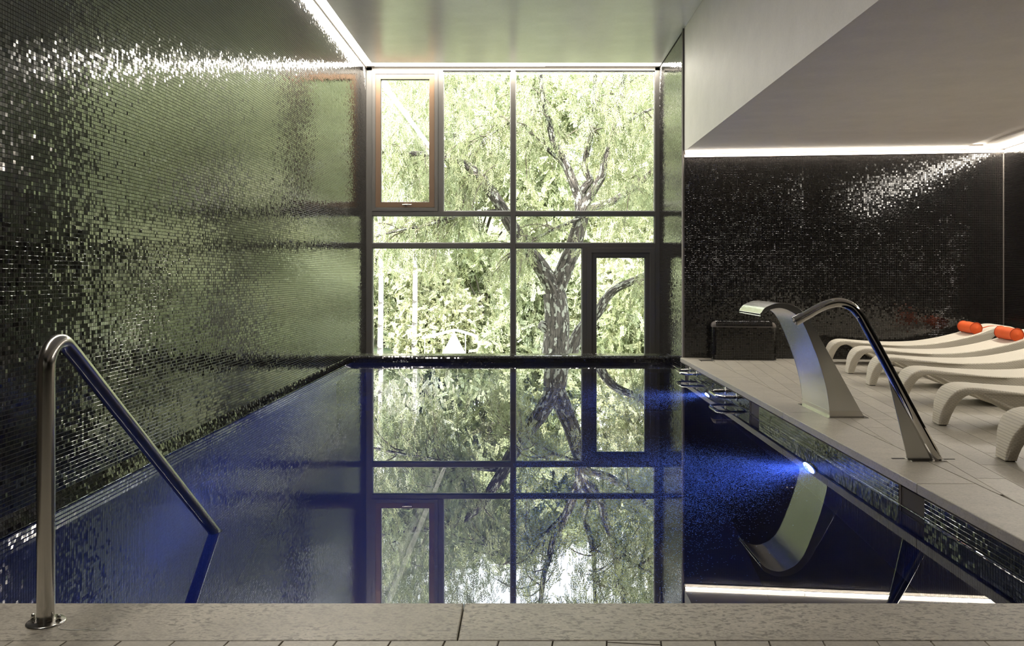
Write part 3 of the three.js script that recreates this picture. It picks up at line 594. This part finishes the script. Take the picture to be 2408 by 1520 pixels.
const footGeo = new RoundedBoxGeometry(0.05, 0.012, 0.12, 1, 0.003);
function lounger(x, d, turn, label) {
  const o = thing('sun_lounger', label, 'lounger', [x, 0, -d], 'white woven loungers on the deck');
  o.rotation.y = turn;
  part(o, 'woven_body', loungerGeo, [M.weaveSide, M.weaveTop]).position.y = 0.006;
  part(o, 'foot_glide', footGeo, M.rubber).position.set(0.034, 0.006, 0);
  part(o, 'foot_glide', footGeo, M.rubber).position.set(2.04, 0.006, 0);
  return o;
}
const turn = -Math.atan(0.155);
const spots = [[3.53, 10.32, 'woven white lounger with orange bolster in front of the deck end wall'], [3.40, 9.27, 'woven white lounger with orange bolster second from the deck end wall'], [3.235, 8.28, 'woven white lounger third from the deck end wall'], [3.06, 7.22, 'woven white lounger fourth from the deck end wall behind the bent pipe'], [2.855, 6.10, 'woven white lounger fifth from the deck end wall beside the bent pipe'], [2.672, 4.93, 'woven white lounger sixth and farthest from the deck end wall']];
spots.forEach(([x, d, l]) => lounger(x, d, turn, l));
// bolsters with a strap
function bolster(x, d, label) {
  const o = thing('head_bolster', label, 'cushion', [x, 0, -d], 'orange head bolsters'); o.rotation.y = turn;
  const L = 0.46, r = 0.066, prof = []; for (let i = 0; i <= 24; i++) { const t = i / 24, a = Math.abs(t - 0.5) * 2; prof.push(new THREE.Vector2(a > 0.93 ? r * Math.sqrt(Math.max(0, 1 - ((a - 0.93) / 0.07) ** 2)) * 0.97 + 0.001 : r * (0.97 + 0.05 * Math.cos(a * 5) - 0.06 * Math.exp(-((t - 0.55) ** 2) / 0.02)), (t - 0.5) * L)); }
  const b = V(1.60, 0.436, 0);
  const cu = part(o, 'cushion', new THREE.LatheGeometry(prof, 32).rotateX(Math.PI / 2).translate(b.x, b.y, 0), M.orange);
  for (const s of [-1, 1]) part(cu, 'piping', new THREE.TorusGeometry(r * 0.985, 0.003, 6, 40).translate(b.x, b.y, s * L * 0.465), M.orangeDark);
  const S = [V(b.x + 0.05, b.y + 0.0, 0.2), V(b.x + 0.12, 0.463, 0.235), V(b.x + 0.19, 0.472, 0.268), V(b.x + 0.215, 0.462, 0.29), V(b.x + 0.205, 0.41, 0.292)];
  const c = new THREE.CatmullRomCurve3(S), sh = []; for (let i = 0; i <= 20; i++) sh.push(c.getPoint(i / 20));
  const pos = [], idx = []; sh.forEach((p, i) => { const k = i > 15 ? V(0.011, 0, 0) : V(0.011, 0, 0.003); pos.push(p.x - k.x, p.y, p.z - k.z, p.x + k.x, p.y, p.z + k.z, p.x - k.x, p.y - 0.003, p.z - k.z + 0.002, p.x + k.x, p.y - 0.003, p.z + k.z + 0.002); });
  for (let i = 0; i < 20; i++) { const a = i * 4, b2 = a + 4; idx.push(a, a + 1, b2, a + 1, b2 + 1, b2, a + 2, b2 + 2, a + 3, a + 3, b2 + 2, b2 + 3, a, b2, a + 2, b2, b2 + 2, a + 2, a + 1, a + 3, b2 + 1, b2 + 1, a + 3, b2 + 3); }
  const g = new THREE.BufferGeometry(); g.setAttribute('position', new THREE.Float32BufferAttribute(pos, 3)); g.setIndex(idx); g.computeVertexNormals();
  part(o, 'strap', g, M.orange);
}
bolster(spots[0][0], spots[0][1], 'orange roll bolster strapped to the lounger by the deck end wall');
bolster(spots[1][0], spots[1][1], 'orange roll bolster on the second lounger from the deck end wall');

// ---------------------------------------------------------------- outdoors
{
  const g = new THREE.PlaneGeometry(160, 120, 64, 48).rotateX(-Math.PI / 2).translate(0, 0, -72), p = g.attributes.position;
  for (let i = 0; i < p.count; i++) { const d = -p.getZ(i), x = p.getX(i); p.setY(i, -1.35 + Math.max(0, d - 26) * 0.18 + 0.3 * (vnoise(x * 0.2 + 50, d * 0.2, 512) - 0.5)); }
  g.computeVertexNormals();
  const o = structure('ground', 'pale green garden slope outside the window'); part(o, 'slope', metricUV(g), M.ground).geometry.computeVertexNormals();
}
// leaf sprays: a few leaves on a short stalk, many copies
function spray(n, len, wid, spread, droop) {
  const pos = [], idx = [];
  for (let k = 0; k < n; k++) {
    const t = n > 1 ? k / (n - 1) : 0, s = k % 2 ? 1 : -1, base = V(0, -t * spread, 0), a = s * (0.75 + 0.35 * rnd()), dir = V(Math.sin(a), -0.55 - droop * rnd(), 0.5 * (rnd() - 0.5)).normalize();
    const side = V(dir.y, -dir.x, 0.6 * (rnd() - 0.5)).normalize(), L = len * rr(0.75, 1.15), m = base.clone().addScaledVector(dir, L * 0.5), tip = base.clone().addScaledVector(dir, L).add(V(0, -L * 0.08, 0)), lift = V(0, 0, L * 0.07);
    const q = pos.length / 3; for (const v of [base, m.clone().addScaledVector(side, wid).add(lift), tip, m.clone().addScaledVector(side, -wid).add(lift)]) pos.push(v.x, v.y, v.z);
    idx.push(q, q + 1, q + 2, q, q + 2, q + 3);
  }
  const g = new THREE.BufferGeometry(); g.setAttribute('position', new THREE.Float32BufferAttribute(pos, 3)); g.setIndex(idx); const h = g.toNonIndexed(); h.computeVertexNormals(); return h;
}
const willow = spray(14, 0.085, 0.0105, 0.30, 0.5), round = spray(13, 0.085, 0.03, 0.34, 0.2), bushy = spray(14, 0.085, 0.026, 0.30, 0.1);
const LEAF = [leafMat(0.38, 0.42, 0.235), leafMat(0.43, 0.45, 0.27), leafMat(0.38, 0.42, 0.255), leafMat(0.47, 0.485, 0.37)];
function foliage(parent, geo, mat, points, s0, s1, tone = 0.25, tilt = 0.45) {
  const im = new THREE.InstancedMesh(geo, mat, points.length), m = new THREE.Matrix4(), q = new THREE.Quaternion(), e = new THREE.Euler(), c = new THREE.Color();
  points.forEach((p, i) => { const s = rr(s0, s1); e.set(gauss() * tilt, rnd() * 6.283, gauss() * tilt); im.setMatrixAt(i, m.compose(p, q.setFromEuler(e), V(s, s, s))); const k = 1 + tone * (rnd() - 0.5) * 2; im.setColorAt(i, c.setRGB(k * (1 + 0.12 * (rnd() - 0.5)), k, k * (1 + 0.2 * (rnd() - 0.5)))); });
  im.name = 'foliage'; im.userData.kind = 'stuff'; im.castShadow = im.receiveShadow = true; parent.add(im); return im;
}
// big tree with lichen-spotted limbs just outside
{
  const D = 16.2, o = thing('spreading_tree', 'large forked tree with lichen spotted grey trunk close outside the window', 'tree', [0.53, -1.35, -D]);
  const at = (L, dz) => L.map(([x, y], i) => V(x - 0.53, y + 1.35, (dz?.[i] ?? 0)));
  const ramp = (n, a, b) => Array.from({ length: n }, (_, i) => lerp(a, b, i / (n - 1)));
  const bough = (name, L, r0, r1, z0 = 0, z1 = 0, sides = 10) => part(o, name, limb(at(L, ramp(L.length, z0, z1)), ramp(L.length, r0, r1), sides, 4), M.bark);
  const T = [[0.52, -1.45], [0.535, -0.637], [0.59, 0.149], [0.545, 0.70]];
  part(o, 'trunk', limb(at(T), [0.29, 0.245, 0.232, 0.215], 16, 5), M.bark, 'stout grey trunk with pale lichen');
  bough('bough', [[0.56, 0.55], [0.535, 0.70], [0.393, 1.014], [0.212, 1.29], [0.016, 1.526], [-0.181, 1.84], [-0.315, 2.037], [-0.433, 2.273], [-0.59, 2.509], [-0.747, 2.745], [-0.944, 2.941], [-1.14, 3.059], [-1.376, 3.138], [-1.6, 3.2], [-2.163, 3.232], [-2.75, 3.30], [-3.6, 3.35]], 0.165, 0.03, 0, 0.5, 12);
  bough('bough', [[0.55, 0.5], [0.56, 0.72], [0.708, 1.093], [0.865, 1.486], [0.983, 1.879], [1.046, 2.115], [1.02, 2.40]], 0.185, 0.115, 0, 0, 12);
  bough('bough', [[1.02, 2.2], [0.999, 2.40], [0.944, 2.587], [0.786, 2.98], [0.668, 3.216], [0.511, 3.531], [0.433, 3.845], [0.354, 4.081], [0.291, 4.553], [0.26, 5.2]], 0.10, 0.035, 0, 0.2);
  bough('bough', [[1.02, 2.2], [1.0, 2.43], [1.117, 2.682], [1.219, 2.792], [1.117, 3.012], [1.14, 3.271], [1.227, 3.617], [1.29, 3.924], [1.313, 4.553], [1.35, 5.4]], 0.09, 0.03, 0, -0.4);
  bough('bough', [[1.03, 2.1], [1.06, 2.25], [1.243, 2.579], [1.4, 2.839], [1.463, 3.122], [1.573, 3.405], [1.683, 3.704], [1.73, 4.239], [1.848, 4.868], [1.95, 5.6]], 0.10, 0.03, 0, 0.3);
  bough('branch', [[1.683, 3.68], [1.848, 3.806], [2.005, 3.924], [2.4, 4.10], [2.9, 4.25]], 0.045, 0.015, 0.15, 0.3, 7);
  bough('bough', [[1.03, 2.08], [1.14, 2.25], [1.526, 2.359], [1.856, 2.556], [2.115, 2.752], [2.328, 2.925], [2.87, 3.295], [3.5, 3.6]], 0.085, 0.04, 0, 0.2);
  bough('branch', [[0.80, 2.95], [0.661, 3.122], [0.377, 3.381], [0.118, 3.617], [-0.039, 3.79], [-0.354, 3.767], [-0.668, 3.531], [-1.0, 3.2]], 0.05, 0.012, 0, 0.4, 7);
  bough('branch', [[-0.42, 2.22], [-0.668, 2.19], [-1.062, 2.131], [-1.455, 2.037], [-1.848, 1.919], [-2.241, 1.84], [-2.85, 1.68]], 0.05, 0.018, 0.1, 0.6, 7);
  bough('branch', [[1.10, 2.12], [0.805, 1.997], [0.499, 1.859], [0.153, 1.667], [-0.077, 1.475], [-0.4, 1.3]], 0.04, 0.012, 0.1, 0.6, 7);
  bough('second_stem', [[0.72, -1.4], [0.801, -0.748], [0.881, -0.428], [0.985, -0.107], [1.161, 0.133], [1.362, 0.309], [1.522, 0.573], [1.722, 0.774], [2.042, 0.918], [2.603, 1.174], [3.3, 1.5]], 0.14, 0.05, -0.3, -0.5);
  bough('cut_stub', [[0.56, -0.1], [0.40, 0.05], [0.275, 0.134]], 0.13, 0.085, 0, 0.1, 9);
  // fine twigs drooping from the limbs
  const anchors = [[-1.14, 3.06], [-1.4, 3.14], [-1.7, 3.2], [-2.1, 3.23], [-2.5, 3.28], [-3.0, 3.3], [-0.8, 2.8], [-1.06, 2.13], [-1.5, 2.02], [-1.9, 1.9], [-2.3, 1.82], [-0.35, 3.77], [-0.6, 3.55], [0.1, 3.6], [0.4, 3.4], [0.5, 1.86], [0.15, 1.67], [-0.1, 1.47], [0.3, 4.3], [0.4, 3.9], [1.3, 4.2], [1.25, 3.7], [1.7, 3.9], [1.75, 4.4], [2.1, 3.95], [2.3, 2.9], [1.9, 2.6], [2.6, 4.1], [2.0, 0.92], [2.4, 1.1]];
  const tips = [], tw = [];
  for (const [x, y] of anchors) for (let k = 0; k < (x < 0 ? 10 : 6); k++) {
    let p = V(x - 0.53 + rr(-0.1, 0.1), y + 1.35, rr(-0.3, 0.5)), dir = V((x < 0.6 ? -1 : 1) * rr(-0.3, 1), rr(-0.5, 0.9), rr(-0.8, 0.9)).normalize(); const L = [p.clone()], st = rr(0.10, 0.2);
    for (let s = 0; s < 6; s++) { dir.y -= 0.24; dir.x += rr(-0.22, 0.22); dir.z += rr(-0.22, 0.22); dir.normalize(); p = p.clone().addScaledVector(dir, st); L.push(p); tips.push(p.clone()); }
    tw.push(limb(L, ramp(7, 0.015, 0.004), 4, 2, false));
  }
  const t = part(o, 'twigs', merged(tw), M.twig); t.userData.kind = 'stuff';
  const pts = [];
  for (const q of tips) for (let k = 0; k < 5; k++) if (rnd() < 0.75) pts.push(q.clone().add(V(gauss() * 0.09, gauss() * 0.09, gauss() * 0.12)));
  for (let i = 0; i < 17500; i++) { const x = rr(-4.6, 4.4), y = 0.6 + Math.pow(rnd(), 0.62) * 6.2, z = rr(-1.8, 2.6); if (fbm(x * 0.9 + 40, y * 0.9 + z * 0.5 + 9, 512, 3) < 0.40 + 0.20 * sstep(3.0 - y, 0, 2.2)) continue; if (y < 2.4 && rnd() < 0.72) continue; pts.push(V(x, y + 1.0, -Math.abs(z) * (z > 1.0 ? -0.6 : 1))); }
  foliage(o, willow, LEAF[0], pts, 0.45, 0.95, 0.3);
}
// birches
for (const [x, d, h, r, label] of [[-3.17, 25, 9, 0.062, 'slim white birch trunk behind the big tree'], [-3.98, 24, 8.5, 0.064, 'white birch trunk at the left edge of the window view']]) {
  const o = thing('birch_tree', label, 'tree', [x, -1.35, -d], 'birches in the garden');
  part(o, 'trunk', limb([V(0, -0.1, 0), V(0.03, h * 0.3, 0), V(-0.03, h * 0.6, 0.05), V(0.06, h, 0)], [r * 1.25, r, r * 0.8, r * 0.3], 10, 6), M.birch);
  for (let k = 0; k < 9; k++) { const y = rr(2, h * 0.95), a = rnd() * 6.28, L = rr(0.2, 0.38); part(o, 'branch', limb([V(0, y, 0), V(Math.cos(a) * L * 0.5, y + 0.25, Math.sin(a) * L * 0.5), V(Math.cos(a) * L, y + rr(-0.1, 0.5), Math.sin(a) * L)], [0.02, 0.012, 0.004], 5, 3), M.twig); }
  const pts = []; for (let i = 0; i < 900; i++) { const a = rnd() * 6.28, y = rr(3.0, h + 0.8), q = Math.sqrt(rnd()) * (1.7 - 0.12 * y); pts.push(V(Math.cos(a) * q, y, Math.sin(a) * q)); }
  foliage(o, round, LEAF[3], pts, 0.5, 0.9);
}
// bushes and trees on the slope; each its own crown of uneven clumps
function bush(name, label, x, d, w, h, n, geo, mat, s0, s1, group) {
  const y0 = -1.35 + Math.max(0, d - 26) * 0.18, o = thing(name, label, name.split('_').pop(), [x, y0, -d], group), pts = [], clumps = [];
  const nc = 16; for (let k = 0; k < nc; k++) { const a = rnd() * 6.28, q = Math.sqrt(rnd()); clumps.push([Math.cos(a) * q * w * 0.75, h * rr(0.12, 0.88), Math.sin(a) * q * w * 0.5, rr(0.22, 0.42) * w]); }
  for (const [cx, cy, cz] of clumps.slice(0, 8)) part(o, 'stem', limb([V(0, -0.2, 0), V(cx * 0.35, cy * 0.5, cz * 0.35), V(cx, cy, cz)], [0.016 + 0.008 * h, 0.014 + 0.004 * h, 0.008], 6, 4), M.twig);
  for (let i = 0; i < n; i++) { const [cx, cy, cz, cr] = clumps[Math.floor(rnd() * nc)], v = V(gauss(), gauss(), gauss()).normalize().multiplyScalar(cr * Math.pow(rnd(), 0.4)); pts.push(V(cx + v.x, Math.max(0.1, cy + v.y * 1.05), cz + v.z)); }
  foliage(o, geo, mat, pts, s0, s1, 0.22, 1.1);
}
const shrubs = [[-6.2, 23.5, 2.0, 3.6, 'yellow green shrub below the birch at the window edge'], [-2.4, 26.0, 1.9, 2.9, 'fresh green shrub behind the white pointed tent'], [0.6, 24.5, 1.9, 3.0, 'fresh green shrub seen left of the trunk'], [3.2, 23.0, 1.9, 3.2, 'leafy shrub seen through the glass door'], [5.8, 24.5, 2.2, 4.4, 'tall leafy shrub beyond the window corner'], [-4.6, 27.5, 1.7, 3.6, 'leafy shrub between the two birch trunks'], [-1.2, 28.0, 1.8, 3.4, 'leafy shrub to the right of the white pointed tent'], [2.2, 27.0, 1.7, 3.2, 'leafy shrub just right of the big trunk'], [-8.4, 26.0, 2.1, 4.2, 'tall shrub beyond the left window jamb']];
shrubs.forEach(([x, d, w, h, l], i) => bush('garden_shrub', l, x, d, w, h, 6000, i % 2 ? bushy : round, LEAF[i % 3], 0.55, 0.95, 'garden shrubs'));
const woods = [[-9.0, 31, 3.8, 8.5, 'dense pale tree on the slope at the far left'], [-5.4, 33, 3.4, 9.5, 'pale green tree on the slope behind the birches'], [-2.2, 36, 3.4, 9.0, 'pale tree on the slope behind the pointed tent'], [1.4, 32, 3.6, 9.5, 'bright green tree on the slope behind the main trunk'], [5.2, 30, 3.6, 10.5, 'bright green tree on the slope behind the glass door'], [9.2, 33, 4.2, 10.5, 'tall pale tree on the slope at the far right'], [-7.0, 43, 5.0, 12.5, 'large hazy tree high on the slope to the left'], [0.0, 45, 5.5, 12.5, 'large hazy tree high on the slope in the middle'], [7.5, 44, 5.5, 13.5, 'large hazy tree high on the slope to the right'], [-13.5, 40, 5, 12, 'outermost hazy tree on the left of the slope'], [14, 40, 5, 12, 'outermost hazy tree on the right of the slope']];
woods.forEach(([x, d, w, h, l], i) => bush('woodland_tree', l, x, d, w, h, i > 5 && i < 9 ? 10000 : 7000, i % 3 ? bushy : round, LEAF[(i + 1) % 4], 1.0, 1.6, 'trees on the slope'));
// white garden fittings
{
  const r = thing('garden_rail', 'white bent tubular rail outside above the pointed tent', 'rail', [-1.8, -1.35, -22]);
  const P = [[-2.584, -0.553], [-2.2, -0.455], [-1.86, -0.368], [-1.794, -0.352], [-1.70, -0.358], [-1.4, -0.444], [-1.27, -0.49], [-1.225, -0.54], [-1.217, -0.66]].map(([x, y]) => V(x + 1.8, y + 1.35, 0));
  part(r, 'top_rail', limb(P, P.map(() => 0.034), 10, 4), M.white);
  for (const x of [-2.52, -1.5]) part(r, 'post', limb([V(x + 1.8, -0.05, 0), V(x + 1.8, 0.45, 0), V(x + 1.8, x < -2 ? 0.80 : 0.92, 0)], [0.012, 0.012, 0.012], 8, 2), M.trim);
  const c = thing('pointed_tent', 'small white pointed garden tent on the lawn below the rail', 'tent', [-1.74, -1.35, -21.4]);
  part(c, 'canopy', new THREE.LatheGeometry([[0.56, 0], [0.50, 0.06], [0.27, 0.5], [0.12, 0.78], [0.03, 0.95], [0.0, 1.0]].map(([x, y]) => new THREE.Vector2(x, y)), 12), M.white);
  part(c, 'finial', new THREE.SphereGeometry(0.018, 10, 8).translate(0, 1.0, 0), M.white);
  const b = thing('white_beam', 'long white beam slanting away outside above the casement window', 'beam', [-2.45, 4.36, -15.2]);
  const g = new RoundedBoxGeometry(0.11, 0.12, 6.6, 2, 0.02).translate(0, 0, -3.0), q = new THREE.Quaternion().setFromUnitVectors(V(0, 0, -1), V(0.12, -0.46, -8.1).normalize());
  part(b, 'beam', g.applyQuaternion(q), M.white);
  part(b, 'bracket', new RoundedBoxGeometry(0.16, 0.2, 0.05, 1, 0.01).translate(0.0, 0.0, 0.3), M.white);
}

scene.updateMatrixWorld(true);
renderer.render(scene, camera);
